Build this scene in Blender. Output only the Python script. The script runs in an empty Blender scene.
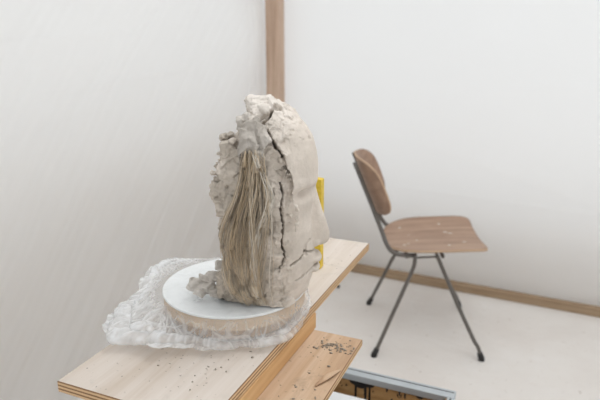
import bpy, bmesh, math, random
import numpy as np
from mathutils import Vector, Matrix
from mathutils.bvhtree import BVHTree

random.seed(7); RNG = np.random.default_rng(11)
S = bpy.context.scene
COL = S.collection
PI = math.pi

# ------------------------------------------------------------------ helpers
TH = math.radians(23.2)                       # heading of the room / bench
ST, CT = math.sin(TH), math.cos(TH)
def W(u, v, z=0.0):                           # room frame -> world (u along bench, v to the right)
    return Vector((u*ST + v*CT, u*CT - v*ST, z))
ROOM = Matrix(((CT, ST, 0, 0), (-ST, CT, 0, 0), (0, 0, 1, 0), (0, 0, 0, 1)))  # local x = v, local y = u

def lin(c):
    c = c/255.0
    return c/12.92 if c <= 0.04045 else ((c+0.055)/1.055)**2.4
def rgb(r, g, b): return (lin(r), lin(g), lin(b), 1.0)

def link_mesh(name, bm, mat=None, parent=None, smooth=True, matrix=None, recalc=True):
    if recalc: bmesh.ops.recalc_face_normals(bm, faces=bm.faces)
    me = bpy.data.meshes.new(name); bm.to_mesh(me); bm.free()
    o = bpy.data.objects.new(name, me); COL.objects.link(o)
    mats = mat if isinstance(mat, (list, tuple)) else [mat]
    for m in mats:
        if m: me.materials.append(m)
    if smooth: me.polygons.foreach_set('use_smooth', [True]*len(me.polygons))
    if parent: o.parent = parent
    if matrix is not None: o.matrix_world = matrix
    return o

def empty(name, loc, label, cat, rotz=0.0, group=None):
    o = bpy.data.objects.new(name, None); COL.objects.link(o)
    o.empty_display_size = .05
    o.location = loc; o.rotation_euler = (0, 0, rotz)
    o['label'] = label; o['category'] = cat
    if group: o['group'] = group
    return o
def tag(o, label, cat, group=None, kind=None):
    o['label'] = label; o['category'] = cat
    if group: o['group'] = group
    if kind: o['kind'] = kind
    return o
def structure(o): o['kind'] = 'structure'; return o

def box_bm(x0, x1, y0, y1, z0, z1, bevel=0.0, seg=2, bm=None):
    t = bmesh.new()
    bmesh.ops.create_cube(t, size=1.0)
    for v in t.verts:
        v.co = Vector((x0+(v.co.x+.5)*(x1-x0), y0+(v.co.y+.5)*(y1-y0), z0+(v.co.z+.5)*(z1-z0)))
    if bevel > 0:
        bmesh.ops.bevel(t, geom=t.edges[:], offset=bevel, segments=seg, affect='EDGES', profile=.5)
    if bm is None: return t
    me = bpy.data.meshes.new('tmp'); t.to_mesh(me); t.free(); bm.from_mesh(me); bpy.data.meshes.remove(me)
    return bm

def smooth_path(pts, n=8):
    P = [Vector(p) for p in pts]
    if len(P) < 3: return P
    Q = [2*P[0]-P[1]] + P + [2*P[-1]-P[-2]]
    out = []
    for i in range(1, len(Q)-2):
        for k in range(n):
            t = k/n
            a, b, c, d = Q[i-1], Q[i], Q[i+1], Q[i+2]
            out.append(.5*((2*b) + (c-a)*t + (2*a-5*b+4*c-d)*t*t + (3*b-a-3*c+d)*t**3))
    out.append(P[-1]); return out

def tube_bm(path, r, sides=12, bm=None, cap=True):
    bm = bm or bmesh.new()
    rad = r if callable(r) else (lambda t: r)
    n = len(path); rings = []
    up = Vector((0, 0, 1)); d0 = (path[1]-path[0]).normalized()
    if abs(d0.dot(up)) > .95: up = Vector((1, 0, 0))
    nrm = (up - d0*up.dot(d0)).normalized()
    for i, p in enumerate(path):
        d = (path[min(i+1, n-1)]-path[max(i-1, 0)]).normalized()
        nrm = (nrm - d*nrm.dot(d)).normalized(); b = d.cross(nrm)
        R = rad(i/(n-1))
        rings.append([bm.verts.new(p + R*(math.cos(2*PI*k/sides)*nrm + math.sin(2*PI*k/sides)*b)) for k in range(sides)])
    for a, b in zip(rings, rings[1:]):
        for k in range(sides):
            bm.faces.new((a[k], a[(k+1) % sides], b[(k+1) % sides], b[k]))
    if cap:
        bm.faces.new(rings[0][::-1]); bm.faces.new(rings[-1])
    return bm

def lathe_bm(profile, n=96, bm=None):
    bm = bm or bmesh.new(); rings = []
    for r, z in profile:
        rings.append([bm.verts.new((r*math.cos(2*PI*k/n), r*math.sin(2*PI*k/n), z)) for k in range(n)])
    for a, b in zip(rings, rings[1:]):
        for k in range(n): bm.faces.new((a[k], a[(k+1) % n], b[(k+1) % n], b[k]))
    bm.faces.new(rings[0][::-1]); bm.faces.new(rings[-1])
    return bm

# numpy gradient noise ------------------------------------------------------
_perm = RNG.permutation(256); _perm = np.concatenate([_perm, _perm, _perm])
_grad = RNG.normal(size=(256, 3)); _grad /= np.linalg.norm(_grad, axis=1)[:, None]
def perlin(p):
    p = np.asarray(p, float); i = np.floor(p).astype(int); f = p-i; i &= 255
    u = f*f*f*(f*(f*6-15)+10); out = 0
    for dx in (0, 1):
        for dy in (0, 1):
            for dz in (0, 1):
                h = _perm[_perm[_perm[i[:, 0]+dx]+i[:, 1]+dy]+i[:, 2]+dz]
                g = _grad[h]; d = f-np.array((dx, dy, dz))
                w = (u[:, 0] if dx else 1-u[:, 0])*(u[:, 1] if dy else 1-u[:, 1])*(u[:, 2] if dz else 1-u[:, 2])
                out = out + w*(g*d).sum(1)
    return out*1.5
def fbm(p, octv=4):
    s = 0; a = 1.0; p = np.asarray(p, float).copy()
    for _ in range(octv):
        s = s + a*perlin(p); p = p*2.03+17.3; a *= .5
    return s
def ridged(p, octv=3):
    s = 0; a = 1.0; p = np.asarray(p, float).copy()
    for _ in range(octv):
        s = s + a*(1-2*np.abs(perlin(p))); p = p*2.1+9.1; a *= .5
    return s

# materials -----------------------------------------------------------------
class NT:
    def __init__(s, name):
        s.m = bpy.data.materials.new(name); s.m.use_nodes = True
        s.t = s.m.node_tree; s.n = s.t.nodes; s.b = s.n['Principled BSDF']; s.out = s.n['Material Output']
    def new(s, typ, **kw):
        n = s.n.new(typ)
        for k, v in kw.items():
            if k in n.inputs.keys(): n.inputs[k].default_value = v
            else: setattr(n, k, v)
        return n
    def link(s, a, b): s.t.links.new(a, b)
    def coords(s, scale=(1, 1, 1), kind='Object', rot=(0, 0, 0)):
        tc = s.new('ShaderNodeTexCoord'); mp = s.new('ShaderNodeMapping')
        mp.inputs['Scale'].default_value = scale; mp.inputs['Rotation'].default_value = rot
        s.link(tc.outputs[kind], mp.inputs['Vector']); return mp.outputs[0]
    def noise(s, vec, scale, detail=4, rough=.55, dist=0.0):
        n = s.new('ShaderNodeTexNoise'); n.inputs['Scale'].default_value = scale
        n.inputs['Detail'].default_value = detail; n.inputs['Roughness'].default_value = rough
        n.inputs['Distortion'].default_value = dist
        s.link(vec, n.inputs['Vector']); return n.outputs['Fac']
    def ramp(s, fac, stops):
        r = s.new('ShaderNodeValToRGB'); e = r.color_ramp.elements
        while len(e) < len(stops): e.new(.5)
        for el, (p, c) in zip(e, stops): el.position = p; el.color = c
        s.link(fac, r.inputs[0]); return r.outputs[0]
    def mix(s, fac, a, b, mode='MIX'):
        n = s.new('ShaderNodeMix'); n.data_type = 'RGBA'; n.blend_type = mode
        for sock, val in ((n.inputs[0], fac), (n.inputs[6], a), (n.inputs[7], b)):
            if hasattr(val, 'is_output'): s.link(val, sock)
            else: sock.default_value = val
        return n.outputs[2]
    def bump(s, h, strength, dist, target=None):
        b = s.new('ShaderNodeBump'); b.inputs['Strength'].default_value = strength; b.inputs['Distance'].default_value = dist
        s.link(h, b.inputs['Height'])
        s.link(b.outputs[0], (target or s.b).inputs['Normal']); return b
    def set(s, color=None, rough=None, metal=None, spec=None):
        if color is not None:
            if hasattr(color, 'is_output'): s.link(color, s.b.inputs['Base Color'])
            else: s.b.inputs['Base Color'].default_value = color
        if rough is not None: s.b.inputs['Roughness'].default_value = rough
        if metal is not None: s.b.inputs['Metallic'].default_value = metal
        if spec is not None: s.b.inputs['Specular IOR Level'].default_value = spec
        return s.m
BW = lambda v: (v, v, v, 1)

def plain(name, c, rough=.6, metal=0, var=.06, scale=30):
    k = NT(name); n = k.noise(k.coords(), scale)
    d = tuple(x*(1-var*2) for x in c[:3])+(1,)
    return k.set(k.mix(n, c, d), rough, metal)

def wood(name, light, mid, dark, axis=1, rough=.6, grain=1.0, smudge=None):
    k = NT(name)
    sc = [28, 28, 28]; sc[axis] = 1.6
    v = k.coords(tuple(sc)); n = k.noise(v, 1.0, 6, .6, .6)
    col = k.ramp(n, [(.3, dark), (.5, mid), (.68, light)])
    sc2 = [160, 160, 160]; sc2[axis] = 5
    f = k.noise(k.coords(tuple(sc2)), 1.0, 3, .6)
    col = k.mix(k.ramp(f, [(.35, BW(.55*grain)), (.6, BW(0))]), col, dark)
    b = k.noise(k.coords(), 5, 5, .6)
    col = k.mix(k.ramp(b, [(.45, BW(0)), (.8, BW(.5))]), col, light)
    if smudge:
        q = k.noise(k.coords(), 14, 6, .7, 1.0)
        col = k.mix(k.ramp(q, [(.56, BW(0)), (.7, BW(.7))]), col, smudge)
        sp = k.noise(k.coords(), 110, 2, .5)
        col = k.mix(k.ramp(sp, [(.69, BW(0)), (.73, BW(.6))]), col, rgb(110, 92, 76))
    k.bump(f, .15, .001)
    return k.set(col, rough, spec=.3)

def ply_edge(name, a, b, c, t):
    k = NT(name); v = k.coords((1, 1, 1))
    w = k.new('ShaderNodeTexWave', wave_type='BANDS', bands_direction='Z', wave_profile='SIN')
    w.inputs['Scale'].default_value = PI/10/t*1.0; w.inputs['Distortion'].default_value = .6
    w.inputs['Detail'].default_value = 2; w.inputs['Detail Scale'].default_value = 3
    k.link(v, w.inputs['Vector'])
    col = k.ramp(w.outputs['Fac'], [(.15, c), (.4, b), (.75, a)])
    n = k.noise(k.coords((9, 9, 90)), 1, 5, .7)
    col = k.mix(k.ramp(n, [(.55, BW(0)), (.75, BW(.7))]), col, c)
    return k.set(col, .8, spec=.2)

def wall_plastic(name, c, trans, streak_rot):
    k = NT(name)
    k.set(c, .42, spec=.35)
    tr = k.new('ShaderNodeBsdfTranslucent'); tr.inputs['Color'].default_value = c
    mx = k.new('ShaderNodeMixShader'); mx.inputs[0].default_value = trans
    k.link(k.b.outputs[0], mx.inputs[1]); k.link(tr.outputs[0], mx.inputs[2]); k.link(mx.outputs[0], k.out.inputs[0])
    v = k.coords((1.2, 1.2, 5), rot=streak_rot)
    n = k.noise(v, 1.0, 5, .6, .5); n2 = k.noise(k.coords((1, 1, 1)), 4, 3, .5)
    h = k.new('ShaderNodeMath', operation='ADD'); k.link(n, h.inputs[0]); k.link(n2, h.inputs[1])
    k.bump(h.outputs[0], .07, .04)
    return k.m

M = {}
M['wall'] = wall_plastic('wall_sheeting', rgb(242, 243, 243), .43, (0, 0, 0))
M['wall_left'] = wall_plastic('left_wall_sheeting', rgb(240, 240, 239), .35, (.5, .0, 0))
M['ceiling'] = wall_plastic('roof_sheeting', rgb(242, 243, 243), .45, (0, 0, 0))
M['post'] = wood('sawn_timber', rgb(215, 190, 170), rgb(200, 173, 152), rgb(176, 148, 128), axis=2, rough=.8)
M['batten'] = wood('batten_timber', rgb(182, 160, 134), rgb(168, 144, 118), rgb(140, 116, 92), axis=0, rough=.8)
M['ply_top'] = wood('pale_plywood', rgb(224, 214, 205), rgb(216, 204, 193), rgb(202, 186, 170), axis=1, rough=.7, grain=.35, smudge=rgb(203, 194, 184))
M['ply_low'] = wood('warm_plywood', rgb(216, 190, 164), rgb(205, 174, 144), rgb(180, 146, 116), axis=1, rough=.7, grain=.5, smudge=rgb(176, 150, 126))
M['ply_edge'] = ply_edge('plywood_edge', rgb(222, 190, 152), rgb(200, 162, 122), rgb(142, 110, 82), .0062)
M['beam'] = wood('orange_batten', rgb(222, 184, 136), rgb(212, 168, 118), rgb(186, 140, 94), axis=1, rough=.75, grain=.5)
M['wheel'] = wood('wheel_wood', rgb(214, 190, 162), rgb(200, 174, 144), rgb(182, 154, 124), axis=0, rough=.7, grain=.5)
M['wheel_low'] = wood('wheel_base_wood', rgb(202, 178, 152), rgb(186, 160, 134), rgb(164, 138, 112), axis=0, rough=.7, grain=.5)
M['disc'] = plain('white_laminate', rgb(243, 245, 245), .45, var=.01)
M['chair_wood'] = wood('chair_plywood', rgb(186, 156, 132), rgb(172, 140, 118), rgb(140, 112, 94), axis=0, rough=.42, grain=.7)
M['chair_back'] = wood('chair_back_plywood', rgb(178, 148, 126), rgb(160, 130, 110), rgb(132, 106, 90), axis=1, rough=.42, grain=.7)
M['ply_rim'] = plain('chair_ply_rim', rgb(196, 166, 138), .6)
M['steel'] = plain('dark_enamelled_steel', rgb(112, 107, 102), .45, .3, var=.12, scale=60)
M['rubber'] = plain('black_rubber', rgb(42, 41, 41), .6)
M['rivet'] = plain('bright_rivet', rgb(225, 220, 210), .35, .6)
M['alu'] = plain('worn_aluminium', rgb(196, 202, 206), .45, .3, var=.12, scale=18)
M['dark'] = plain('dark_slot', rgb(46, 44, 44), .7)
M['paint'] = plain('black_paint', rgb(44, 43, 44), .35, var=.1)
M['paper'] = plain('white_card', rgb(236, 237, 238), .7, var=.015)
M['stand'] = wood('stand_ply', rgb(205, 180, 152), rgb(192, 164, 134), rgb(166, 136, 106), axis=2)
def mk_yellow():
    k = NT('yellow_paint'); n = k.noise(k.coords(), 60, 5, .65)
    return k.set(k.ramp(n, [(.35, rgb(206, 172, 44)), (.6, rgb(230, 198, 64))]), .55)
M['yellow'] = mk_yellow()

def mk_osb():
    k = NT('stained_plywood')
    n = k.noise(k.coords((6, 6, 40)), 1, 6, .7, .8)
    col = k.ramp(n, [(.32, rgb(150, 112, 70)), (.5, rgb(196, 154, 104)), (.7, rgb(214, 176, 126))])
    s = k.noise(k.coords((1, 1, .7)), 70, 4, .6)
    col = k.mix(k.ramp(s, [(.62, BW(0)), (.66, BW(1))]), col, rgb(52, 46, 42))
    return k.set(col, .75, spec=.2)
M['osb'] = mk_osb()

def mk_floor():
    k = NT('floor_dust_sheet')
    a = k.noise(k.coords(), 1.6, 6, .6); b = k.noise(k.coords((1, 1, 1)), 9, 6, .7)
    col = k.ramp(a, [(.3, rgb(224, 217, 211)), (.55, rgb(231, 226, 221)), (.75, rgb(236, 233, 230))])
    col = k.mix(k.ramp(b, [(.60, BW(0)), (.78, BW(.35))]), col, rgb(206, 192, 178))
    sp = k.noise(k.coords(), 38, 3, .6)
    col = k.mix(k.ramp(sp, [(.655, BW(0)), (.73, BW(.5))]), col, rgb(172, 158, 144))
    w = k.noise(k.coords((1, 2, 1)), 3.0, 4, .55, 1.2)
    k.bump(w, .25, .04)
    return k.set(col, .7, spec=.25)
M['floor'] = mk_floor()
M['floor_sheet'] = plain('clean_paper_sheet', rgb(238, 235, 233), .6, var=.02, scale=6)

def mk_clay(name, pale, mid, grey, zlo, zhi, face=True):
    k = NT(name)
    n = k.noise(k.coords(), 16, 6, .62, .4)
    col = k.ramp(n, [(.3, grey), (.5, mid), (.7, pale)])
    f = k.noise(k.coords(), 120, 4, .65)
    col = k.mix(k.ramp(f, [(.3, BW(.35)), (.5, BW(0))]), col, grey)
    # clay colour grades with height: palest at the crown, greyer at the foot
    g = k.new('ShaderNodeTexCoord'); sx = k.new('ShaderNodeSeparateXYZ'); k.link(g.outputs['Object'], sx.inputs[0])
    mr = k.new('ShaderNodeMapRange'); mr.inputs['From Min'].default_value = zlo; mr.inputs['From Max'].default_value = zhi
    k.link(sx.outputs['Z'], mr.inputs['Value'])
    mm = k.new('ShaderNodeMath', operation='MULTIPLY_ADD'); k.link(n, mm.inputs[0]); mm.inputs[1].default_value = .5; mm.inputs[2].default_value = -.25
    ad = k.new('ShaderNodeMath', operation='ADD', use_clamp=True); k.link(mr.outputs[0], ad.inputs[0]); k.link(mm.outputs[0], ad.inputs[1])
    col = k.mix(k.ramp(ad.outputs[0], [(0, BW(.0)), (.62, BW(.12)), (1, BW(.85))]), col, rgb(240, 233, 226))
    if face:                                           # colour turns paler from the torn back to the face
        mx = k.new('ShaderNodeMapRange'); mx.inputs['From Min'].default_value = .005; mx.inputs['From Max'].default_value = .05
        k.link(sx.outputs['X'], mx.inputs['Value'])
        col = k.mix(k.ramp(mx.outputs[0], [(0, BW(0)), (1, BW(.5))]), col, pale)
    h = k.new('ShaderNodeMath', operation='MULTIPLY_ADD'); k.link(f, h.inputs[0]); h.inputs[1].default_value = .6; k.link(n, h.inputs[2])
    k.bump(h.outputs[0], .5, .004)
    return k.set(col, .85, spec=.15)
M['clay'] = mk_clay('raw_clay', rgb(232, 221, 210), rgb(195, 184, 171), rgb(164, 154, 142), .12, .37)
M['clay_lump'] = mk_clay('clay_lump', rgb(226, 220, 213), rgb(200, 193, 185), rgb(166, 158, 149), .0, 9, False)
M['crumb'] = plain('clay_crumb', rgb(168, 156, 140), .9, var=.15)
def mk_hair():
    k = NT('tow_fibre')
    oi = k.new('ShaderNodeAttribute', attribute_name='tone'); 
    col = k.ramp(oi.outputs['Fac'], [(0, rgb(160, 146, 130)), (.45, rgb(190, 176, 158)), (.8, rgb(212, 190, 158)), (1, rgb(220, 212, 200))])
    return k.set(col, .55, spec=.3)
M['hair'] = mk_hair()

def mk_film():
    k = NT('clear_film')
    k.set(rgb(246, 248, 250), .18, spec=.6)
    tl = k.new('ShaderNodeBsdfTranslucent'); tl.inputs['Color'].default_value = rgb(246, 248, 250)
    m1 = k.new('ShaderNodeMixShader'); m1.inputs[0].default_value = .2
    k.link(k.b.outputs[0], m1.inputs[1]); k.link(tl.outputs[0], m1.inputs[2])
    tp = k.new('ShaderNodeBsdfTransparent'); m2 = k.new('ShaderNodeMixShader')
    n = k.noise(k.coords((1, 1, 1)), 26, 4, .6, .8)
    f0 = k.ramp(n, [(.35, BW(.10)), (.55, BW(.17)), (.7, BW(.28))]); f1 = k.ramp(n, [(.35, BW(.70)), (.55, BW(.8)), (.7, BW(.92))])
    ca = k.new('ShaderNodeAttribute', attribute_name='crumple_glint'); f = k.mix(ca.outputs['Fac'], f0, f1)   # crushed film is milkier, with crease highlights painted in as opacity
    k.link(f, m2.inputs[0]); k.link(tp.outputs[0], m2.inputs[1]); k.link(m1.outputs[0], m2.inputs[2])
    k.link(m2.outputs[0], k.out.inputs[0])
    return k.m
M['film'] = mk_film()

# ------------------------------------------------------------------ room
U_WALL, V_WALL = 3.09, -1.55
U_BACK, V_RIGHT, HT = -2.2, 2.6, 2.7

def sheet_wall(name, a0, a1, z1, place, mat, folds, na=150, nz=110):
    bm = bmesh.new()
    aa, zz = np.meshgrid(np.linspace(a0, a1, na), np.linspace(0, z1, nz), indexing='ij')
    d = folds(aa.ravel(), zz.ravel())
    vs = [bm.verts.new(place(a, z, q)) for a, z, q in zip(aa.ravel(), zz.ravel(), d)]
    for i in range(na-1):
        for j in range(nz-1):
            bm.faces.new((vs[i*nz+j], vs[(i+1)*nz+j], vs[(i+1)*nz+j+1], vs[i*nz+j+1]))
    return structure(link_mesh(name, bm, mat, recalc=False))

def gauss(x, s): return np.exp(-(x/s)**2)
def folds_left(u, z):
    d = .03*fbm(np.c_[u*.8, z*.8, u*0+3], 3)
    s = (z-.55*u)                                   # long diagonal pulls towards the post
    d += .018*perlin(np.c_[s*5, u*.6, u*0])+.005*perlin(np.c_[(z-.9*u)*15, u*1.2, u*0+4])+.003*perlin(np.c_[(z-1.1*u)*34, u*1.5, u*0+8])
    for c, sl, wd, am in ((1.317, .07, .016, .0035), (1.134, .06, .014, .0035), (.97, .30, .05, .010)):
        t = z-(c+sl*(u-1.3)); d += am*gauss(t, wd)*np.clip(1.6-np.abs(u-1.3), 0, 1)
    for c, am in ((3.0, .008), (2.95, .006), (2.90, .004)):   # upright gathers beside the post
        d += am*gauss(u-c-.01*np.sin(z*4), .014)
    return d*np.clip((3.085-u)/.05, 0, 1)
def folds_back(v, z):
    d = .03*fbm(np.c_[v*.9+7, z*.9, v*0+1], 3)
    for c, sl, wd, am in ((.523, -.033, .010, .005), (.78, -.28, .02, .004), (1.05, .04, .03, .005)):
        t = z-(c+sl*(v+.6)); d += am*gauss(t, wd)*np.clip(1.3-np.abs(v-.1), 0, 1)
    return d
sheet_wall('wall_left', U_BACK, U_WALL+.06, HT, lambda u, z, q: W(u, V_WALL-q, z), M['wall_left'], folds_left, 420, 270)
sheet_wall('wall_back', V_WALL, V_RIGHT, HT, lambda v, z, q: W(U_WALL+.03+q*.6-.045*(v+1.45), v, z), M['wall'], folds_back, 360, 270)
sheet_wall('wall_right', U_BACK, U_WALL, HT, lambda u, z, q: W(u, V_RIGHT+q, z), M['wall'], folds_back)
sheet_wall('wall_front', V_WALL, V_RIGHT, HT, lambda v, z, q: W(U_BACK-q, v, z), M['wall'], folds_back)

bm = bmesh.new(); bmesh.ops.create_grid(bm, x_segments=40, y_segments=40, size=1)
for v in bm.verts: v.co = Vector((.5+v.co.x*4.5, .4+v.co.y*5, 0))
structure(link_mesh('floor', bm, M['floor'], matrix=ROOM))

bm = bmesh.new(); bmesh.ops.create_grid(bm, x_segments=30, y_segments=30, size=1)
for v in bm.verts: v.co = Vector((.525+v.co.x*2.09, .46+v.co.y*2.66, HT+.01+.03*math.sin(v.co.x*3)*math.cos(v.co.y*2)))
structure(link_mesh('ceiling', bm, M['ceiling'], matrix=ROOM))

# added unseen low blocks behind the sheeting, cutting light at its foot
structure(link_mesh('added_light_block_1', box_bm(V_WALL-.6, V_RIGHT, U_WALL+.22, U_WALL+.34, 0, .45), M['stand'], smooth=False, matrix=ROOM))
structure(link_mesh('added_light_block_2', box_bm(V_WALL-.45, V_WALL-.33, U_BACK, U_WALL+.28, 0, .95), M['stand'], smooth=False, matrix=ROOM))

# corner post and batten
post = structure(link_mesh('trim_3', box_bm(-1.494, -1.412, 3.0, 3.075, 0, HT, .004), M['post'], smooth=False, matrix=ROOM))
bat = structure(link_mesh('baseboard_back', box_bm(0.03, V_RIGHT+1.37, -.042, -.002, 0, .045, .004), M['batten'], smooth=False,
    matrix=Matrix.Translation(W(3.085, -1.45, 0)) @ Matrix.Rotation(-TH-.045, 4, 'Z')))

# clean sheet lying over the dust sheet, right
bm = bmesh.new(); nx, ny = 60, 60
xs = np.linspace(0, 1, nx)
vs = []
for i, a in enumerate(xs):
    for j, b in enumerate(xs):
        # corners in (v, u): left edge runs along the view beside the crate
        v0 = -.135+.10*b; v = v0+(1.9-v0)*a
        u = .6+(1.62+.05*a+.02*math.sin(7*a)-.6)*b
        z = .003+.004*(.5+.5*perlin(np.array([[a*6, b*6, .3]]))[0])
        vs.append(bm.verts.new((v, u, z)))
for i in range(nx-1):
    for j in range(ny-1):
        bm.faces.new((vs[i*ny+j], vs[(i+1)*ny+j], vs[(i+1)*ny+j+1], vs[i*ny+j+1]))
o = link_mesh('floor_paper', bm, M['floor_sheet'], matrix=ROOM)
tag(o, 'cleaner white paper sheet on the floor right of the crate', 'paper sheet')

# ------------------------------------------------------------------ bench of boards
T = .85
def board(name, v0, v1, u0, u1, z0, z1, top, edge, label, cat):
    c = W((u0+u1)/2, (v0+v1)/2, z0)
    bm = box_bm(-(v1-v0)/2, (v1-v0)/2, -(u1-u0)/2, (u1-u0)/2, 0, z1-z0, .0012, 1)
    bm.normal_update()
    for f in bm.faces: f.material_index = 0 if abs(f.normal.z) > .8 else 1
    mw = ROOM.copy(); mw.translation = c
    o = link_mesh(name, bm, [top, edge], smooth=False, matrix=mw)
    return tag(o, label, cat)
board('plywood_board', -.642, -.379, .563, 1.322, T-.019, T, M['ply_top'], M['ply_edge'],
      'long pale plywood board under the wrapped turntable', 'board')
board('wooden_batten', -.46, -.377, .64, .96, T-.052, T-.0192, M['beam'], M['beam'],
      'orange-brown wooden batten between the two plywood boards', 'batten')
board('plywood_board', -.60, -.279, .64, .952, T-.065, T-.0522, M['ply_low'], M['ply_edge'],
      'lower shorter brown plywood board sticking out to the right', 'board')
ZL = T-.0652
# stand under the boards (out of the picture, carries them)
st = empty('work_stand', W(.74, -.47, 0), 'plywood stand under the lower board', 'stand', -TH)
for x in (-.11, .11):
    for y in (-.085, .085):
        link_mesh('leg', box_bm(x-.02, x+.02, y-.02, y+.02, 0, ZL-.0305, .002), M['stand'], st, smooth=False)
link_mesh('stand_top', box_bm(-.13, .13, -.105, .105, ZL-.03, ZL-.0003, .002), M['stand'], st, smooth=False)
link_mesh('stand_shelf', box_bm(-.09, .09, -.065, .065, .25, .27, .002), M['stand'], st, smooth=False)

# crumbs of clay: too many to count
def crumbs(name, n, place, label, smin, smax):
    bm = bmesh.new()
    for _ in range(n):
        p, k = place()
        r = random.uniform(smin, smax)*k
        g = bmesh.ops.create_icosphere(bm, subdivisions=1, radius=r)
        sq = Vector((random.uniform(.6, 2.2), random.uniform(.6, 2.2), random.uniform(.3, .6)))
        for v in g['verts']:
            v.co = Vector(v.co*random.uniform(.75, 1.2))*1.0
            v.co = Vector((v.co.x*sq.x, v.co.y*sq.y, v.co.z*sq.z))+p+Vector((0, 0, r*.45))
    o = link_mesh(name, bm, M['crumb'])
    return tag(o, label, 'clay crumbs', kind='stuff')
def on_top():
    u, v = random.gauss(.68, .05), random.gauss(-.47, .05)
    return W(min(max(u, .58), .8), min(max(v, -.62), -.40), T+.0003), random.choice((.6, .8, 1.4))
def on_low():
    if random.random() < .75: u, v = random.gauss(.905, .010), random.gauss(-.318, .020)
    else: u, v = random.uniform(.70, .93), random.uniform(-.36, -.29)
    return W(min(u, .945), min(max(v, -.37), -.284), T-.0521), random.choice((.6, 1, 1.3))
crumbs('clay_crumbs', 48, on_top, 'dry clay crumbs scattered on the pale top board', .0005, .0012)
crumbs('clay_crumbs', 120, on_low, 'clay crumbs heaped at the far end of the lower board', .0007, .0018)
# curled wood splinter on the lower board
bm = bmesh.new(); pts = [W(.775+.06*t, -.305+.022*t, T-.0515+.006*math.sin(PI*t)+.002) for t in np.linspace(0, 1, 9)]
tube_bm(pts, lambda t: .0012+.0045*math.sin(PI*min(max(t, .03), .97)), 8, bm)
for v in bm.verts: v.co.z = max(T-.0519, T-.0519+(v.co.z-T+.0519)*.55)
tag(link_mesh('wood_splinter', bm, M['ply_low']), 'pale splinter lifting from the near half of the lower board', 'splinter')

# ------------------------------------------------------------------ turntable
CU, CV, RD = .872, -.506, .131
ctr = W(CU, CV, T)
tt = empty('turntable', ctr, 'round wooden turntable with white top on the pale board', 'turntable')
ZD = .055
link_mesh('turntable_base', lathe_bm([(.108, .0003), (.112, .003), (.112, .0255), (.110, .0265)]), M['wheel_low'], tt, smooth=False)
link_mesh('wheel', lathe_bm([(RD-.003, .027), (RD-.0005, .029), (RD-.0005, .0485), (RD-.002, .0500)]), M['wheel'], tt, smooth=False)
link_mesh('white_top', lathe_bm([(RD, .0503), (RD+.001, .0512), (RD+.001, .0542), (RD, .0550)]), M['disc'], tt, smooth=False)

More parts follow.
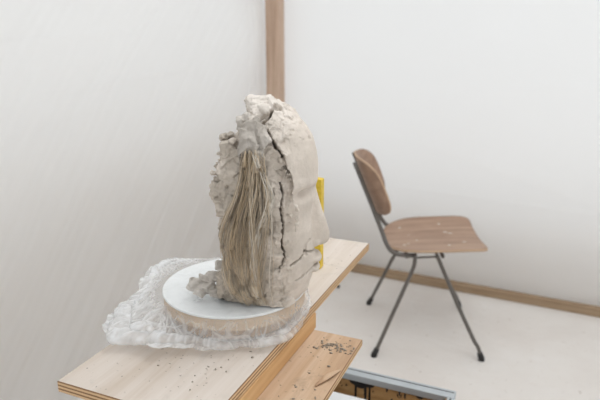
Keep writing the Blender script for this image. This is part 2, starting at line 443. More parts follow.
# clear film: laid over the wheel, hanging down its rim and bunched on the board
def film():
    ang = [0, 10, 60, 90, 104, 123, 141, 153, 162, 178, 184, 197, 208, 217, 223, 230, 237, 242, 252, 265, 279, 291, 305, 332, 360]
    out = [.140, .141, .150, .152, .157, .183, .209, .208, .200, .190, .196, .223, .243, .244, .217, .207, .212, .184, .165, .170, .147, .161, .162, .140, .140]
    hgt = [.004, .004, .01, .022, .040, .042, .040, .038, .032, .022, .016, .014, .012, .010, .009, .008, .008, .006, .005, .005, .004, .004, .003, .003, .004]
    nth, nt, ns = 520, 24, 70
    bm = bmesh.new(); rows = []; cru = [np.full(nth, .05)]*nt
    th = np.linspace(0, 360, nth, endpoint=False); ro = np.interp(th, ang, out); hh = np.interp(th, ang, hgt)
    t = np.radians(th)
    ro = ro + .004*perlin(np.c_[np.cos(t)*5, np.sin(t)*5, t*0+2]) + .002*perlin(np.c_[np.cos(t)*14, np.sin(t)*14, t*0])
    c, s = np.cos(t), np.sin(t)
    wide = np.clip((ro-RD-.012)/.07, 0, 1)
    for i in range(nt):                                    # over the top
        r = (RD+.0015)*((i+.02)/(nt-1))
        p = np.c_[c*r, s*r, 0*t]
        z = ZD+.0012+.0010*np.clip(ridged(p*np.array([14, 34, 1]), 2), 0, 1)*min(1, r/.04)*.35
        rows.append(np.c_[p[:, :2], z])
    ph = 5*perlin(np.c_[c*2.2, s*2.2, t*0+.7])
    for i in range(1, ns+1):                               # skirt
        q = i/ns
        b0r, b0z = RD+.0018, ZD+.001
        b1r, b1z = RD+.004+wide*.020, ZD-.010+0*wide
        b2r, b2z = RD+.006+wide*.035, .012+hh*1.0
        b3r, b3z = ro, .004+hh*.6
        B = [(1-q)**3, 3*q*(1-q)**2, 3*q*q*(1-q), q**3]
        r = B[0]*b0r+B[1]*b1r+B[2]*b2r+B[3]*b3r
        z = B[0]*b0z+B[1]*b1z+B[2]*b2z+B[3]*b3z
        p = np.c_[c*r*12, s*r*12, z*12+q]
        amp = np.clip(q*1.5-.1, 0, 1)*(.35+.65*wide)
        wq = perlin(np.c_[c*3+9, s*3, t*0+q*1.5])
        gath = ridged(np.c_[c*17+wq, s*17+wq, t*0+q*1.3], 2)            # gathers running out from the rim
        tang = ridged(np.c_[c*3.2, s*3.2, r*38+1.6*wq], 2)               # long creases along the hem
        fold = ridged(p*.8, 2)
        a_in = math.sin(PI*min(q*1.1, 1)); a_out = np.clip((q-.25)/.5, 0, 1)
        def ln(pp, k): return np.clip(1-np.abs(perlin(pp))*k, 0, 1)       # thin sharp crease lines
        X0, Y0_ = c*r, s*r
        w1 = .03*np.c_[perlin(np.c_[X0*14, Y0_*14, z*14+1]), perlin(np.c_[X0*14, Y0_*14, z*14+31]), 0*t]
        A_ = X0+w1[:, 0]; B_ = Y0_+w1[:, 1]
        l1 = ln(np.c_[(A_*.8+B_*.6)*11, (B_*.8-A_*.6)*46, z*24], 8)
        l2 = ln(np.c_[(A_*.3-B_*.95)*10+5, (B_*.3+A_*.95)*42, z*24+7], 8)
        l4 = ln(np.c_[(A_*.7-B_*.7)*16+15, (B_*.7+A_*.7)*60, z*24+17], 7)
        l3 = ln(np.c_[c*13+wq, s*13+wq, t*0+q*1.2+3], 4.5)
        lines = np.maximum(np.maximum(np.maximum(l1, l2), l4), l3*(.8-.7*a_out))
        z = z + (.25+.75*wide)*(a_in*.0022*np.clip(gath, -.3, 1.4) + a_out*.0032*np.clip(tang, -.3, 1.4) + amp*.0045*np.clip(fold, -.3, 1.4) + min(1, q*3)*.0024*lines)
        r = r + a_in*.0016*gath*(1-.3*wide) + wide*a_out*.003*tang
        hem = np.clip((q-.6)/.4, 0, 1)                     # bunched hem: the film doubles back on itself
        hs = min(1, hem*3); bulk = .4+.8*np.clip(perlin(np.c_[c*3, s*3, t*0+5.5])+.4, 0, 1)
        sw = hem*2*PI*1.7+ph
        r = r + hs*(.35+.65*wide)*bulk*.008*np.sin(sw)
        z = z + hs*(.35+.65*wide)*bulk*.005*(1+np.cos(sw))
        r = np.maximum(r, RD+.0018)
        X, Y = ctr.x+c*r, ctr.y+s*r
        v = X*CT-Y*ST
        onb = (v > -.646) & (v < -.375)
        z = np.where(onb, np.maximum(z, .0014+.0009*np.abs(perlin(p*3))), np.maximum(z, -.012))
        rows.append(np.c_[c*r, s*r, z])
        cru.append(np.clip(hs*(.15+.2*wide)+wide*min(1, q*2.5)*.20+min(1, q*2)*(.25+.5*wide)*lines, 0, 1))
    V = [[bm.verts.new(tuple(x)) for x in R] for R in rows]
    bm.faces.new(V[0])
    for a, b in zip(V, V[1:]):
        for k in range(nth): bm.faces.new((a[k], a[(k+1) % nth], b[(k+1) % nth], b[k]))
    return bm, np.concatenate(cru)
fbm_, cr_ = film()
o = link_mesh('plastic_sheet', fbm_, M['film'], matrix=Matrix.Translation(ctr))
at = o.data.attributes.new('crumple_glint', 'FLOAT', 'POINT'); at.data.foreach_set('value', cr_)
tag(o, 'crumpled clear plastic film draped over the turntable onto the board', 'plastic sheet')

# ------------------------------------------------------------------ clay head
Y0 = .957
HZ0 = T+ZD+.0032                                     # foot of the clay on the film
HEAD = empty('clay_sculpture', (-.05, Y0, HZ0), 'cracked grey clay head in profile with long fibre hair', 'sculpture')
HI = Matrix.Translation((-.05, Y0, HZ0))

def remeshed(bm, voxel, smooth_it=2):
    me = bpy.data.meshes.new('tmp'); bm.to_mesh(me); bm.free()
    o = bpy.data.objects.new('tmp', me); COL.objects.link(o)
    md = o.modifiers.new('r', 'REMESH'); md.mode = 'VOXEL'; md.voxel_size = voxel
    if smooth_it:
        sm = o.modifiers.new('s', 'SMOOTH'); sm.factor = .5; sm.iterations = smooth_it
    dg = bpy.context.evaluated_depsgraph_get(); dg.update()
    m2 = bpy.data.meshes.new_from_object(o.evaluated_get(dg))
    bpy.data.objects.remove(o); bpy.data.meshes.remove(me)
    return m2
def co_of(me):
    a = np.empty(len(me.vertices)*3); me.vertices.foreach_get('co', a); return a.reshape(-1, 3)
def no_of(me):
    a = np.empty(len(me.vertices)*3); me.vertices.foreach_get('normal', a); return a.reshape(-1, 3)
def put(me, a): me.vertices.foreach_set('co', a.ravel()); me.update()

def closed_loft(bm, rings):
    R = [[bm.verts.new(p) for p in r] for r in rings]; n = len(R[0])
    for a, b in zip(R, R[1:]):
        for k in range(n): bm.faces.new((a[k], a[(k+1) % n], b[(k+1) % n], b[k]))
    bm.faces.new(R[0][::-1]); bm.faces.new(R[-1])
def ell(bm, c, r, rot=None, sub=3):
    m = Matrix.Translation(c) @ (rot.to_4x4() if rot else Matrix.Identity(4)) @ Matrix.Diagonal((*r, 1))
    bmesh.ops.create_icosphere(bm, subdivisions=sub, radius=1, matrix=m)
def chunk(bm, c, r, n=16, seed=0, rot=0.0):
    rr = random.Random(seed); vs = []
    for _ in range(n):
        d = Vector((rr.gauss(0, 1), rr.gauss(0, 1), rr.gauss(0, 1))).normalized()
        p = Vector((d.x*r[0], d.y*r[1], d.z*r[2]))*rr.uniform(.85, 1.1)
        p.rotate(Matrix.Rotation(rot, 3, 'Y')); vs.append(bm.verts.new(p+Vector(c)))
    h = bmesh.ops.convex_hull(bm, input=vs)
    junk = [g for g in h['geom_interior'] if isinstance(g, bmesh.types.BMVert)]
    bmesh.ops.delete(bm, geom=junk, context='VERTS')

def interp(tab):
    z = [a for a, b in tab]; x = [b for a, b in tab]
    return lambda q: float(np.interp(q, z, x))

# everything below in metres, x/z absolute in the plane of the profile, y relative to Y0
XF = interp([(.90, -.004), (.915, .008), (.927, .0145), (.944, .021), (.957, .024), (.98, .027), (.997, .025), (1.02, .022), (1.05, .020),
             (1.075, .021), (1.095, .0255), (1.110, .0285), (1.125, .0305), (1.145, .031), (1.168, .028), (1.193, .021), (1.210, .011), (1.225, -.002), (1.238, -.016), (1.250, -.034), (1.257, -.05)])
WF = interp([(.90, .046), (.92, .056), (.95, .066), (.98, .074), (1.03, .084), (1.08, .088), (1.13, .088), (1.17, .084), (1.2, .072), (1.225, .055), (1.245, .034), (1.257, .014)])
XB = interp([(.90, -.150), (.93, -.140), (.96, -.132), (.99, -.128), (1.036, -.129), (1.072, -.131), (1.1, -.136), (1.12, -.126), (1.17, -.112), (1.19, -.104), (1.215, -.092), (1.24, -.078), (1.257, -.06)])

def head_base():
    bm = bmesh.new()
    rings = []                                        # front shell: the face
    for z in np.linspace(HZ0-.004, 1.256, 60):
        xf, w, xb = XF(z), WF(z), -.075
        n = 2.25; ring = []
        for k in range(48):
            a = -PI/2+PI*k/47
            ca, sa = max(math.cos(a), 0), math.sin(a)
            x = xb+(xf-xb)*ca**(2/n); y = w*math.copysign(abs(sa)**(2/n), sa)
            ring.append((x, y, z))
        ring += [(xb-.012, w*.5, z), (xb-.012, -w*.5, z)]
        rings.append(ring)
    closed_loft(bm, rings)
    rings = []                                        # rear mass
    for z in np.linspace(HZ0-.004, 1.225, 50):
        xb = XB(z); w = WF(z)*.80; xr = -.02
        if z > 1.19: w *= 1-(z-1.19)/.09
        cx, hx = (xb+xr)/2, (xr-xb)/2
        ring = []
        for k in range(40):
            a = 2*PI*k/40; ca, sa = math.cos(a), math.sin(a)
            ring.append((cx+hx*math.copysign(abs(ca)**.75, ca), w*math.copysign(abs(sa)**.75, sa), z))
        rings.append(ring)
    closed_loft(bm, rings)
    # nose
    rings = []
    for z, xt, hw, d in ((1.112, .0285, .008, .012), (1.095, .0295, .008, .012), (1.08, .0335, .0085, .014), (1.062, .0395, .010, .018), (1.041, .0465, .0125, .024),
                         (1.028, .0503, .0145, .030), (1.018, .0518, .0165, .033), (1.0105, .0510, .0165, .033), (1.005, .0475, .0150, .030), (1.002, .043, .011, .026), (1.001, .036, .008, .018)):
        ring = []
        for k in range(24):
            a = 2*PI*k/24; ring.append((xt-d+d*math.cos(a), hw*math.sin(a)*(1.15 if math.cos(a) < 0 else 1), z))
        rings.append(ring)
    closed_loft(bm, rings)
    for s in (-1, 1):
        ell(bm, (.0235, s*.0135, 1.009), (.011, .0065, .0085))          # nostril wing
        ell(bm, (.007, s*.036, 1.123), (.014, .024, .009), Matrix.Rotation(s*.4, 3, 'Z'))   # brow
        ell(bm, (.0040, s*.042, 1.092), (.010, .016, .0085), Matrix.Rotation(s*.45, 3, 'Z'))     # closed lid
    ell(bm, (.0248, 0, .9785), (.0135, .024, .0085))                      # upper lip
    ell(bm, (.0285, 0, .982), (.008, .010, .009))
    ell(bm, (.0238, 0, .9605), (.0115, .022, .0080))                      # lower lip
    ell(bm, (.001, 0, .930), (.016, .030, .018))                          # chin
    # slabs and lumps pressed onto the back and side
    poly = [(-.124, 1.190), (-.105, 1.195), (-.094, 1.180), (-.091, 1.148), (-.101, 1.107), (-.114, 1.079), (-.131, 1.079), (-.142, 1.110), (-.1355, 1.135), (-.1275, 1.159), (-.121, 1.174)]
    def sy(z): return -.068-.016*(1.19-z)/.11
    fr = [bm.verts.new((x, sy(z)+(.010 if x < -.125 else 0), z)) for x, z in poly]; bk = [bm.verts.new((x+.006, sy(z)+.045, z-.003)) for x, z in poly]
    bm.faces.new(fr); bm.faces.new(bk[::-1])
    for i in range(len(poly)):
        j = (i+1) % len(poly); bm.faces.new((fr[i], bk[i], bk[j], fr[j]))
    r4 = random.Random(8)
    for x, z in ((-.126, 1.172), (-.130, 1.160), (-.133, 1.150), (-.136, 1.140), (-.139, 1.128), (-.142, 1.118), (-.118, 1.196), (-.110, 1.199)):
        chunk(bm, (x, -.045, z), (.0065, .012, .006), 9, r4.randrange(999))
    chunk(bm, (-.118, -.062, 1.05), (.016, .018, .035), 10, 36, .2)
    chunk(bm, (-.118, -.04, 1.03), (.014, .025, .055), 14, 6)
    chunk(bm, (-.125, -.035, .95), (.022, .034, .045), 12, 8, .2)
    chunk(bm, (-.10, -.045, .925), (.045, .018, .018), 14, 9)
    chunk(bm, (-.035, -.052, .914), (.035, .018, .009), 14, 10)
    chunk(bm, (-.036, -.068, 1.165), (.022, .014, .038), 12, 12, -.3)
    chunk(bm, (-.040, -.076, 1.10), (.010, .011, .026), 10, 13, .1)
    chunk(bm, (-.038, -.076, 1.045), (.010, .011, .028), 10, 14, -.05)
    chunk(bm, (-.043, -.066, .975), (.014, .011, .026), 10, 15, .1)
    chunk(bm, (-.069, -.02, 1.230), (.022, .030, .014), 12, 16, .45)
    chunk(bm, (-.045, -.0, 1.243), (.017, .028, .013), 12, 17, .1)
    chunk(bm, (-.058, -.03, 1.238), (.014, .02, .012), 10, 19, -.3)
    chunk(bm, (-.082, -.02, 1.214), (.018, .030, .018), 12, 18, .2)
    r2 = random.Random(5)                             # crumbly torn edge of the face shell
    for z0 in np.linspace(1.055, 1.165, 15):
        chunk(bm, (-.012-.02*(z0-1.11)/.06*(1 if z0 > 1.11 else .3)+r2.uniform(-.006, .006), -.0795+r2.uniform(-.002, .003), z0), (.006, .005, .006), 10, int(z0*1e4))
    bmesh.ops.recalc_face_normals(bm, faces=bm.faces)
    return bm

def facet(p, freq, seed=0):                           # broken, plane-faced clay
    q = p*freq; base = np.floor(q).astype(int); best = np.full(len(p), 1e9); val = np.zeros(len(p))
    r = np.random.default_rng(seed); J = r.random((256, 3)); Gd = r.normal(size=(256, 3)); H = r.random(256)
    for dx in (-1, 0, 1):
        for dy in (-1, 0, 1):
            for dz in (-1, 0, 1):
                c = base+np.array((dx, dy, dz)); cc = c & 255
                h = _perm[_perm[_perm[cc[:, 0]]+cc[:, 1]]+cc[:, 2]]
                d = q-(c+J[h]); l = (d*d).sum(1); m = l < best
                best = np.where(m, l, best); val = np.where(m, (H[h]-.5)+.8*(d*Gd[h]).sum(1), val)
    return val

def seg_dist(P, A, B):
    d = B-A; t = np.clip(((P-A)@d)/(d@d), 0, 1); return np.linalg.norm(P-(A+t[:, None]*d), axis=1)
def poly_dist(P, pts):
    pts = np.array(pts); return np.min([seg_dist(P, a, b) for a, b in zip(pts, pts[1:])], axis=0)

me = remeshed(head_base(), .0014, 3)
p = co_of(me); n = no_of(me)
near = p[:, 1] < .01
sm = np.clip((p[:, 0]+.028)/.016, 0, 1)*np.clip((1.235-p[:, 2])/.03, 0, 1)      # smooth on the face, rough behind
rough = 1-sm
P3 = p.copy()
wp = P3+.004*np.c_[fbm(P3*60, 2), fbm(P3*60+9, 2), fbm(P3*60+20, 2)]
disp = rough*(.0040*facet(wp, 46, 1)+.0018*facet(wp, 95, 2) + .0007*fbm(P3*60, 3)) + sm*.0005*fbm(P3*40, 3)
disp += .0005*fbm(P3*190, 2)*(.35+rough)
# pitted, chipped patches on the forehead
pit = np.clip(fbm(P3*95+3, 2)-.42, 0, 1)*np.clip((p[:, 2]-1.15)/.05, 0, 1)
disp -= .006*pit
# eye socket hollows
for s in (-1, 1):
    d = ((p[:, 0]-.012)/.024)**2+((p[:, 1]-s*.047)/.030)**2+((p[:, 2]-1.1055)/.0085)**2
    disp -= .017*np.exp(-d)
p2 = p+n*disp[:, None]
# torn side, set back behind the raised edge of the face shell
ex = np.interp(p[:, 2], [1.03, 1.09, 1.10, 1.13, 1.172, 1.205, 1.22], [-.026, -.024, -.011, -.0095, -.0237, -.044, -.058]) + .0022*fbm(P3*110, 2)
rec = np.clip((ex-p[:, 0])/.0035, 0, 1)*np.clip((p[:, 0]+.085)/.02, 0, 1)*np.interp(p[:, 2], [1.0, 1.09, 1.12, 1.19, 1.215, 1.225], [.001, .003, .011, .012, .006, 0])
p2[:, 1] += np.where(near & (n[:, 1] < -.1), rec, 0)
# cracks: real grooves pushed in from the side
Q = p[:, [0, 2]]
wob = np.c_[.0016*fbm(np.c_[Q*160, Q[:, :1]*0], 2), .0016*fbm(np.c_[Q*160+50, Q[:, :1]*0], 2)]
def groove(pts, width, depth):
    d = poly_dist(Q+wob, pts); k = np.clip(1-d/width, 0, 1)
    return depth*np.minimum(1, k*2.2)
g = np.zeros(len(p))
side = near & (n[:, 1] < .35)
cr = [((-.043, 1.240), (-.049, 1.228), (-.058, 1.220), (-.047, 1.200), (-.036, 1.186), (-.027, 1.170)),
      ((-.030, 1.128), (-.027, 1.112), (-.031, 1.088), (-.026, 1.056), (-.030, 1.036), (-.029, 1.024), (-.024, 1.012), (-.027, .994), (-.034, .980)),
      ((.040, .9965), (.022, .9975), (.008, 1.0055), (.002, .996), (-.006, .992), (-.016, .986))]
for c_, w_, d_ in zip(cr, (.0023, .0015, .0013), (.034, .034, .018)):
    g = np.maximum(g, groove(c_, w_, d_))
g = np.maximum(g, groove(((.031, .9695), (.020, .9665), (.008, .962), (-.006, .954)), .0018, .004))   # mouth line
g = np.maximum(g, groove(((.0095, .9985), (.0075, 1.006), (.0095, 1.0145), (.0155, 1.020)), .0030, .0035))   # wing of the nose
g = np.maximum(g, groove(((-.02, 1.245), (-.008, 1.236), (.0, 1.230)), .0024, .006))
g = np.maximum(g, groove(((-.064, 1.226), (-.048, 1.234), (-.040, 1.246), (-.030, 1.240)), .0026, .010))
g = np.where(side, g, 0)
p2[:, 1] += g*np.clip(-n[:, 1]+.25, 0, 1)
p2[:, 0] -= g*np.clip(n[:, 0], 0, 1)*.6
p2[:, 2] -= g*np.clip(n[:, 2], 0, 1)*.8
p2[:, 2] = np.maximum(p2[:, 2], HZ0)
p2 += np.array([0.05, 0, -HZ0])
put(me, p2)
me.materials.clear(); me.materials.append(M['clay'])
me.polygons.foreach_set('use_smooth', [True]*len(me.polygons))
me.name = 'head_mass'
hm = bpy.data.objects.new('head_mass', me); COL.objects.link(hm); hm.parent = HEAD

# loose lumps stuck to the head (each its own piece of clay)
def lump(name, parts, voxel=.0014, amp=.0022, label=None):
    seed0 = parts[0][2]
    bm = bmesh.new()
    for c, r, seed in parts: chunk(bm, c, r, 13, seed)
    bmesh.ops.recalc_face_normals(bm, faces=bm.faces)
    m = remeshed(bm, voxel, 1); q = co_of(m); nn = no_of(m)
    q = q+nn*(amp*1.2*facet(q, 58, seed0)+amp*.45*facet(q, 130, seed0+1)+amp*.25*fbm(q*110, 2))[:, None]
    q[:, 2] = np.maximum(q[:, 2], HZ0)
    q += np.array([.05, 0, -HZ0]); put(m, q)
    m.materials.clear(); m.materials.append(M['clay_lump']); m.name = name
    m.polygons.foreach_set('use_smooth', [True]*len(m.polygons))
    o = bpy.data.objects.new(name, m); COL.objects.link(o); o.parent = HEAD
    if label: o['label'] = label
    return o
LUMPS = [
 lump('temple_lump', [((-.068, -.074, 1.207), (.030, .026, .023), 21), ((-.086, -.074, 1.194), (.019, .024, .027), 22), ((-.058, -.072, 1.196), (.015, .018, .024), 23), ((-.071, -.082, 1.178), (.010, .012, .018), 24), ((-.060, -.078, 1.178), (.008, .011, .013), 25), ((-.074, -.085, 1.198), (.016, .010, .014), 26)], label='grey crumbling lump above the hair'),
 lump('crown_lump', [((-.094, -.045, 1.219), (.012, .014, .015), 31), ((-.084, -.042, 1.226), (.013, .014, .013), 32)]),
 lump('base_lump', [((-.160, -.015, .930), (.026, .022, .017), 41), ((-.184, -.014, .931), (.018, .017, .017), 42), ((-.142, -.025, .925), (.02, .022, .015), 43), ((-.172, -.028, .924), (.016, .015, .012), 44)], amp=.0013),
 lump('base_lump', [((-.152, -.024, .949), (.016, .014, .012), 51), ((-.166, -.020, .947), (.012, .013, .011), 52)], amp=.0012),
 lump('back_lump', [((-.138, -.02, .968), (.012, .014, .012), 61), ((-.132, -.02, .955), (.013, .014, .014), 62)], amp=.0012),
]

# fibre hair: hanks pinned under the temple lump, falling to the foot
deps = bpy.context.evaluated_depsgraph_get()
def bvh_of(o, off):
    m = o.data; return [Vector(v.co)+off for v in m.vertices], [tuple(f.vertices) for f in m.polygons]
VV, FF = [], []
off = Vector((-.05, 0, HZ0))
for o in [hm]+LUMPS[:1]:
    a, f = bvh_of(o, off); k = len(VV); VV += a; FF += [tuple(i+k for i in q) for q in f]
TREE = BVHTree.FromPolygons(VV, FF)
def surf_y(x, z):
    h = TREE.ray_cast(Vector((x, -.4, z)), Vector((0, 1, 0)))
    return h[0].y if h[0] is not None else None

def hair(n):
    bm = bmesh.new(); lay = bm.loops.layers.float_color.new('tone') if False else None
    tones = []
    # guide hanks in (x, z): root, shoulder, belly, gather, tip
    G = [  # weight, (x, z) of root .. tip, spread at root / middle / tip, tone
     (1.5, [(-.068, 1.170), (-.056, 1.142), (-.046, 1.116), (-.049, 1.095), (-.062, 1.065), (-.069, 1.04), (-.074, .99), (-.074, .945), (-.062, .912), (-.054, .897)], .0035, .0035, .005, .95),
     (.8, [(-.080, 1.170), (-.081, 1.12), (-.076, 1.065), (-.078, 1.0), (-.080, .95), (-.066, .907)], .004, .0045, .006, .75),
     (1.7, [(-.078, 1.168), (-.091, 1.118), (-.111, 1.06), (-.117, 1.0), (-.106, .945), (-.086, .912)], .007, .008, .008, .45),
     (1.9, [(-.075, 1.170), (-.083, 1.118), (-.098, 1.06), (-.103, 1.0), (-.092, .94), (-.068, .903)], .007, .008, .007, .4),
     (1.3, [(-.068, 1.170), (-.070, 1.12), (-.080, 1.07), (-.090, 1.02), (-.088, .96), (-.074, .910)], .007, .008, .007, .5),
     (.10, [(-.058, 1.170), (-.048, 1.10), (-.045, 1.04), (-.046, .96), (-.044, .915), (-.042, .900)], .002, .003, .004, .7),
     (.55, [(-.062, 1.170), (-.056, 1.11), (-.058, 1.05), (-.064, .98), (-.066, .93), (-.058, .900)], .007, .006, .006, .55),
     (.35, [(-.082, 1.165), (-.095, 1.125), (-.117, 1.06), (-.120, 1.00), (-.114, .955), (-.104, .925)], .004, .006, .012, .45),
    ]
    G.append((.45, [(-.072, 1.165), (-.076, 1.10), (-.080, 1.04), (-.076, .98), (-.066, .93), (-.054, .902), (-.044, .890)], .006, .005, .004, .6))
    w = np.array([g[0] for g in G]); w /= w.sum()
    for i in range(n):
        gi = RNG.choice(len(G), p=w); g = G[gi]
        lock = (RNG.integers(-2, 3)*.75+RNG.normal(0, .22)); lock2 = RNG.normal(0, .9)
        m = len(g[1]); pts = []
        rz = RNG.normal(0, .007)
        for k, (x, z) in enumerate(g[1]):
            t = k/(m-1); sp = np.interp(t, [0, .5, 1], [g[2], g[3], g[4]])
            pts.append(Vector((x+sp*(lock*(1-.4*t)+lock2*t)*.8, 0, z+(RNG.normal(0, .006) if k == m-1 else rz if k == 0 else 0))))
        path = smooth_path(pts, 9)
        path = path[:max(12, int(len(path)*RNG.uniform(.82, 1.0)))]
        lift = abs(RNG.normal(0, .0045))+(.005 if i > n-50 else 0); lk = int(round(lock*1.33))+2+7*gi; ph = RNG.uniform(0, 6); wa = RNG.uniform(.0005, .0026); fr = RNG.uniform(3, 8)
        ys = []
        for q, pt in enumerate(path):
            t = q/len(path)
            pt.x += wa*math.sin(ph+fr*t*2)*2*t + .0042*math.sin(lk*2.7+t*(7+lk % 4))*min(1, 2*t)*(1-.4*t)
            y = surf_y(pt.x, max(pt.z, HZ0+.006)); ys.append(y if y is not None else (ys[-1] if ys else -.07))
        ys = np.array(ys); k = np.ones(7)/7; pad = np.pad(ys, 3, mode='edge')
        yo = np.minimum(np.convolve(pad, k, 'valid'), np.array([min(ys[max(0, j-2):j+3]) for j in range(len(ys))]))
        for q, pt in enumerate(path):
            t = q/len(path)
            pt.y = yo[q]-.0012-lift*math.sin(PI*min(1, t*1.3+.1))
            pt.z = max(pt.z, HZ0+.0012)
        path = [pt+Vector((.05, 0, -HZ0)) for pt in path]
        top_ = i > n-50; r0 = RNG.uniform(.0005, .0008) if top_ else RNG.uniform(.0003, .00062)
        nv = len(bm.verts); tube_bm(path, lambda t: r0*(1-.45*t), 4, bm, cap=True)
        tn = float(np.clip(g[5]+.32*math.sin(lk*3.3)+RNG.normal(0, .13), 0, 1)); tn = tn if not top_ else .55+.45*tn
        tones += [tn]*(len(bm.verts)-nv)
    o = link_mesh('hair', bm, M['hair'], HEAD)
    at = o.data.attributes.new('tone', 'FLOAT', 'POINT'); at.data.foreach_set('value', tones)
    o['kind'] = 'stuff'; o['label'] = 'long straight tan and grey fibre strands'
    return o
hair(430)

# ------------------------------------------------------------------ yellow strip behind the face
yo = empty('yellow_strip', (.030, 1.215, T+.0005), 'yellow upright wooden strip standing behind the clay face', 'wooden strip', -.35)
bm = box_bm(-.024, .020, -.011, .011, 0, .205, .0015)
for v in bm.verts:
    if v.co.z > .1: v.co.x += .0; v.co.z += v.co.x*-.06
link_mesh('strip_body', bm, M['yellow'], yo, smooth=False)

# ------------------------------------------------------------------ chair
CH = empty('chair', (.5655, 2.4745, 0), 'old brown plywood chair with dark tubular steel legs', 'chair', math.radians(-4))
def squircle(a, b, p=4.0):
    # unit square -> rounded square
    if a == 0 and b == 0: return 0, 0
    m = max(abs(a), abs(b)); q = (abs(a)**p+abs(b)**p)**(1/p); return a*m/q, b*m/q
def plate(fn, na, nb, th, mats):
    bm = bmesh.new(); top = []; bot = []
    pos = np.array([[fn(a, b) for b in np.linspace(-1, 1, nb)] for a in np.linspace(-1, 1, na)])
    du = np.gradient(pos, axis=0); dv = np.gradient(pos, axis=1)
    nn = np.cross(du, dv); nn /= np.linalg.norm(nn, axis=2)[..., None]+1e-12
    A = [[bm.verts.new(pos[i, j]+nn[i, j]*th/2) for j in range(nb)] for i in range(na)]
    B = [[bm.verts.new(pos[i, j]-nn[i, j]*th/2) for j in range(nb)] for i in range(na)]
    for i in range(na-1):
        for j in range(nb-1):
            bm.faces.new((A[i][j], A[i+1][j], A[i+1][j+1], A[i][j+1]))
            bm.faces.new((B[i][j+1], B[i+1][j+1], B[i+1][j], B[i][j]))
    rim = [(i, 0) for i in range(na)]+[(na-1, j) for j in range(1, nb)]+[(i, nb-1) for i in range(na-2, -1, -1)]+[(0, j) for j in range(nb-2, 0, -1)]
    for (i, j), (k, l) in zip(rim, rim[1:]+rim[:1]):
        f = bm.faces.new((A[i][j], A[k][l], B[k][l], B[i][j])); f.material_index = 1
    return bm
def seat_pt(a, b):
    x, y = squircle(a, b, 8 if a > 0 else 2.7)
    X = .022+x*(.212 if a < 0 else .214); Yy = y*.230+.010
    if a < 0: Yy *= 1-.05*x*x
    else: X += .016*(abs(y)**4-.35)*x**3
    z = .473+.055*X-.012*(1-y*y)*(1-.3*x)+.006*y*y
    if X > .14: z -= .9*(X-.14)**2*(1-.6*abs(y))
    if X < -.12: z += .6*(X+.12)**2
    return (X, Yy, z)
link_mesh('seat', plate(seat_pt, 40, 40, .010, None), [M['chair_wood'], M['ply_rim']], CH)
RB = .27
def back_pt(a, b):
    s, h = squircle(a, b, 3.6)
    phi = s*.205/RB
    zz = .7225+h*.1225
    X = -.328+(.845-zz)*.40+RB*(1-math.cos(phi))*1.05
    return (X, RB*math.sin(phi)*1.03, zz)
link_mesh('backrest', plate(back_pt, 40, 30, .009, None), [M['chair_back'], M['ply_rim']], CH)
RT = .0095
for s in (-1, 1):
    y = s*.178
    yb = s*.172
    # upright that carries the backrest and runs on under the seat
    pth = smooth_path([(-.330, s*.100, .826), (-.276, s*.116, .70), (-.214, s*.150, .555), (-.184, y, .485), (-.150, y, .452), (-.10, y, .444), (-.06, y, .445)], 7)
    link_mesh('side_frame', tube_bm(pth, RT), M['steel'], CH)
    for k, pts, foot in ((0, [(-.068, s*.190, .452), (-.069, s*.192, .415), (-.080, s*.197, .375), (-.15, s*.224, .20), (-.222, s*.25, .020)], (-.228, s*.252)),
                         (1, [(.022, s*.190, .452), (.04, s*.196, .415), (.11, s*.22, .26), (.188, s*.244, .10), (.212, s*.249, .06), (.226, s*.251, .018)], (.230, s*.252))):
        L = link_mesh('leg', tube_bm(smooth_path(pts, 6), .0085), M['steel'], CH)
        d = (Vector(pts[-1])-Vector(pts[-2])).normalized()
        p0 = Vector(pts[-1])-d*.018; p1 = Vector((foot[0], foot[1], .0))
        bm = tube_bm([p0, p0+d*.012, Vector((foot[0], foot[1], .010)), Vector((foot[0], foot[1], .0008))], lambda t: .0115+.002*t, 14)
        for v in bm.verts: v.co.z = max(v.co.z, .0006)
        link_mesh('rubber_foot', bm, M['rubber'], L)
    link_mesh('spacer_bar', tube_bm([Vector((-.06, s*.192, .440)), Vector((.025, s*.192, .447))], .0042), M['steel'], CH)
for x, z in ((-.10, .437), (.05, .442)):
    link_mesh('crossbar', tube_bm([Vector((x, -.178, z)), Vector((x, .178, z))], .0075), M['steel'], CH)
for a, b in ((-.72, -.62), (-.72, .62), (.28, -.62), (.28, .62)):
    q = seat_pt(a, b); bm = bmesh.new(); bmesh.ops.create_uvsphere(bm, u_segments=12, v_segments=6, radius=.006, matrix=Matrix.Translation((q[0], q[1], q[2]+.005)) @ Matrix.Diagonal((1, 1, .35, 1)))
    link_mesh('rivet', bm, M['rivet'], CH)
# paint specks on the seat
for a, b, r in ((.34, .18, .007), (.45, .10, .006), (.40, .12, .004), (.62, -.45, .006), (-.35, -.25, .005), (-.6, -.5, .005), (-.45, .1, .003)):
    q = seat_pt(a, b); bm = bmesh.new()
    bmesh.ops.create_icosphere(bm, subdivisions=2, radius=r, matrix=Matrix.Translation((q[0], q[1], q[2]+.0052)) @ Matrix.Diagonal((1.3, .8, .10, 1)))
    link_mesh('paint_speck', bm, M['rivet'], CH)['label'] = 'white paint speck'

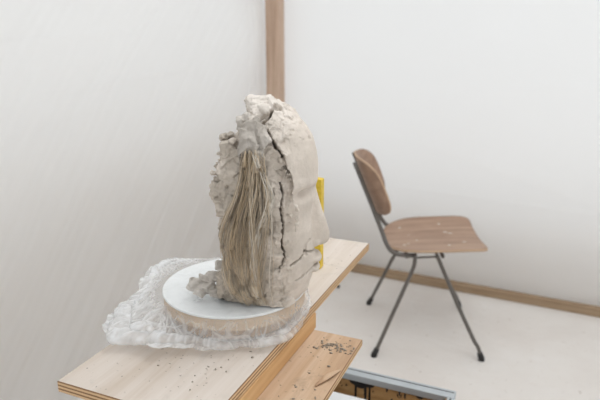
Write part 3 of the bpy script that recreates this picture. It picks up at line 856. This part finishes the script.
# ------------------------------------------------------------------ crate with metal edging
CZ = .45; u0, u1, v0, v1 = .90, 1.383, -.64, -.146; wt = .03
CR = empty('wooden_crate', W((u0+u1)/2, (v0+v1)/2, 0), 'open plywood crate with grey metal rim and black paint drips', 'crate', -TH)
hx, hy = (v1-v0)/2, (u1-u0)/2
tk = .012
def panel(nm, *b): return link_mesh(nm, box_bm(*b), M['osb'], CR, smooth=False)
far = panel('side_panel', -hx+.004, hx-.004, hy-.022, hy-.008, .015, CZ-.006)
panel('side_panel', -hx+.004, hx-.004, -hy+.008, -hy+.022, .015, CZ-.006)
panel('side_panel', hx-.022, hx-.008, -hy+.0225, hy-.0225, .015, CZ-.006)
panel('side_panel', -hx+.008, -hx+.022, -hy+.0225, hy-.0225, .015, CZ-.006)
panel('bottom_panel', -hx+.006, hx-.006, -hy+.006, hy-.006, .0005, .0148)
def rim(nm, x0, x1, y0, y1, along):
    o = link_mesh(nm, box_bm(x0, x1, y0, y1, CZ-.020, CZ, .002), M['alu'], CR, smooth=False)
    # dark groove of the double rail
    if along == 'x': g = box_bm(x0+.004, x1-.004, y1-.0125, y1-.0095, CZ-.003, CZ+.0006)
    else: g = box_bm((x0+x1)/2-.0016, (x0+x1)/2+.0016, y0+.004, y1-.004, CZ-.003, CZ+.0006)
    link_mesh('groove', g, M['dark'], o, smooth=False)
    return o
rim('metal_rim', -hx, hx, hy-.034, hy, 'x'); rim('metal_rim', -hx, hx, -hy, -hy+.034, 'x')
rim('metal_rim', hx-.018, hx, -hy+.0345, hy-.0345, 'y'); rim('metal_rim', -hx, -hx+.034, -hy+.0345, hy-.0345, 'y')
# paint: a spill over the rim with runs down the inner face of the far panel
bm = bmesh.new(); yi = hy-.0225
def blob(x, z, w, h):
    bmesh.ops.create_icosphere(bm, subdivisions=3, radius=1, matrix=Matrix.Translation((x, yi, z)) @ Matrix.Diagonal((w, .0016, h, 1)))
xb_ = -.047 - (v0+v1)/2 - .0
for x, z, w, h in ((-.365, .418, .022, .014), (-.345, .422, .02, .010), (-.385, .424, .012, .012), (-.378, .39, .0035, .035), (-.350, .40, .004, .034), (-.338, .385, .003, .045), (-.40, .43, .02, .006), (-.31, .432, .012, .005),
                   (-.225, .430, .022, .008), (-.20, .427, .012, .012), (-.29, .424, .003, .012), (-.255, .425, .003, .016), (-.24, .415, .0025, .01), (-.275, .39, .004, .006)):
    blob(x-.036-(v0+v1)/2, z, w, h)
link_mesh('paint_drip', bm, M['paint'], CR)['label'] = 'black paint running down from the rim'
# white card box standing inside the crate
wb = empty('card_box', W(1.19, -.48, .0155), 'white card box standing inside the crate beside the lower board', 'card box', -TH)
link_mesh('box_body', box_bm(-.118, .118, -.105, .105, 0, .375, .002), M['paper'], wb, smooth=False)
link_mesh('box_lid', box_bm(-.120, .120, -.107, .107, .3753, .4045, .002), M['paper'], wb, smooth=False)

# dark clod on the floor past the far end of the board
bm = bmesh.new(); chunk(bm, (0, 0, .011), (.02, .014, .012), 14, 71)
for v in bm.verts: v.co.z = max(v.co.z, .0005)
tag(link_mesh('clay_clod', bm, M['dark'], smooth=False, matrix=Matrix.Translation(W(2.78, -.97, 0))), 'small dark clod on the floor by the far board corner', 'clod')

# ------------------------------------------------------------------ light
wd = bpy.data.worlds.new('sky'); S.world = wd; wd.use_nodes = True
nt = wd.node_tree; bg = nt.nodes['Background']
tc = nt.nodes.new('ShaderNodeTexCoord'); sx = nt.nodes.new('ShaderNodeSeparateXYZ'); nt.links.new(tc.outputs['Generated'], sx.inputs[0])
rp = nt.nodes.new('ShaderNodeValToRGB'); e = rp.color_ramp.elements
e[0].position = .0; e[0].color = (.5, .51, .525, 1); e[1].position = .6; e[1].color = (.965, .985, 1.0, 1)
nt.links.new(sx.outputs['Z'], rp.inputs[0]); nt.links.new(rp.outputs[0], bg.inputs['Color'])
bg.inputs['Strength'].default_value = 1.6

def area(name, loc, target, size, power, col=(1, 1, 1)):
    l = bpy.data.lights.new(name, 'AREA'); l.shape = 'RECTANGLE'; l.size, l.size_y = size; l.energy = power; l.color = col
    o = bpy.data.objects.new(name, l); COL.objects.link(o); o.location = loc
    o.rotation_euler = (Vector(target)-Vector(loc)).to_track_quat('-Z', 'Y').to_euler(); return o
area('added_overhead_area', (.62, 1.15, 2.62), (.45, 1.2, .9), (1.3, 1.1), 12, (1, .99, .975))  # added soft light under the roof sheeting, not a fixture of the room

# ------------------------------------------------------------------ camera
cd = bpy.data.cameras.new('camera'); cam = bpy.data.objects.new('camera', cd); COL.objects.link(cam)
cd.sensor_width = 36; cd.lens = 583/600*36; cd.clip_start = .02
cam.location = (0, 0, 1.36); cam.rotation_euler = (PI/2-math.atan(170/583), 0, 0)
cd.dof.use_dof = True; cd.dof.focus_distance = .98; cd.dof.aperture_fstop = 5.0
S.camera = cam
S.view_settings.view_transform = 'Standard'; S.view_settings.look = 'None'; S.view_settings.gamma = 1
S.view_settings.use_curve_mapping = False; S.view_settings.exposure = 0.0
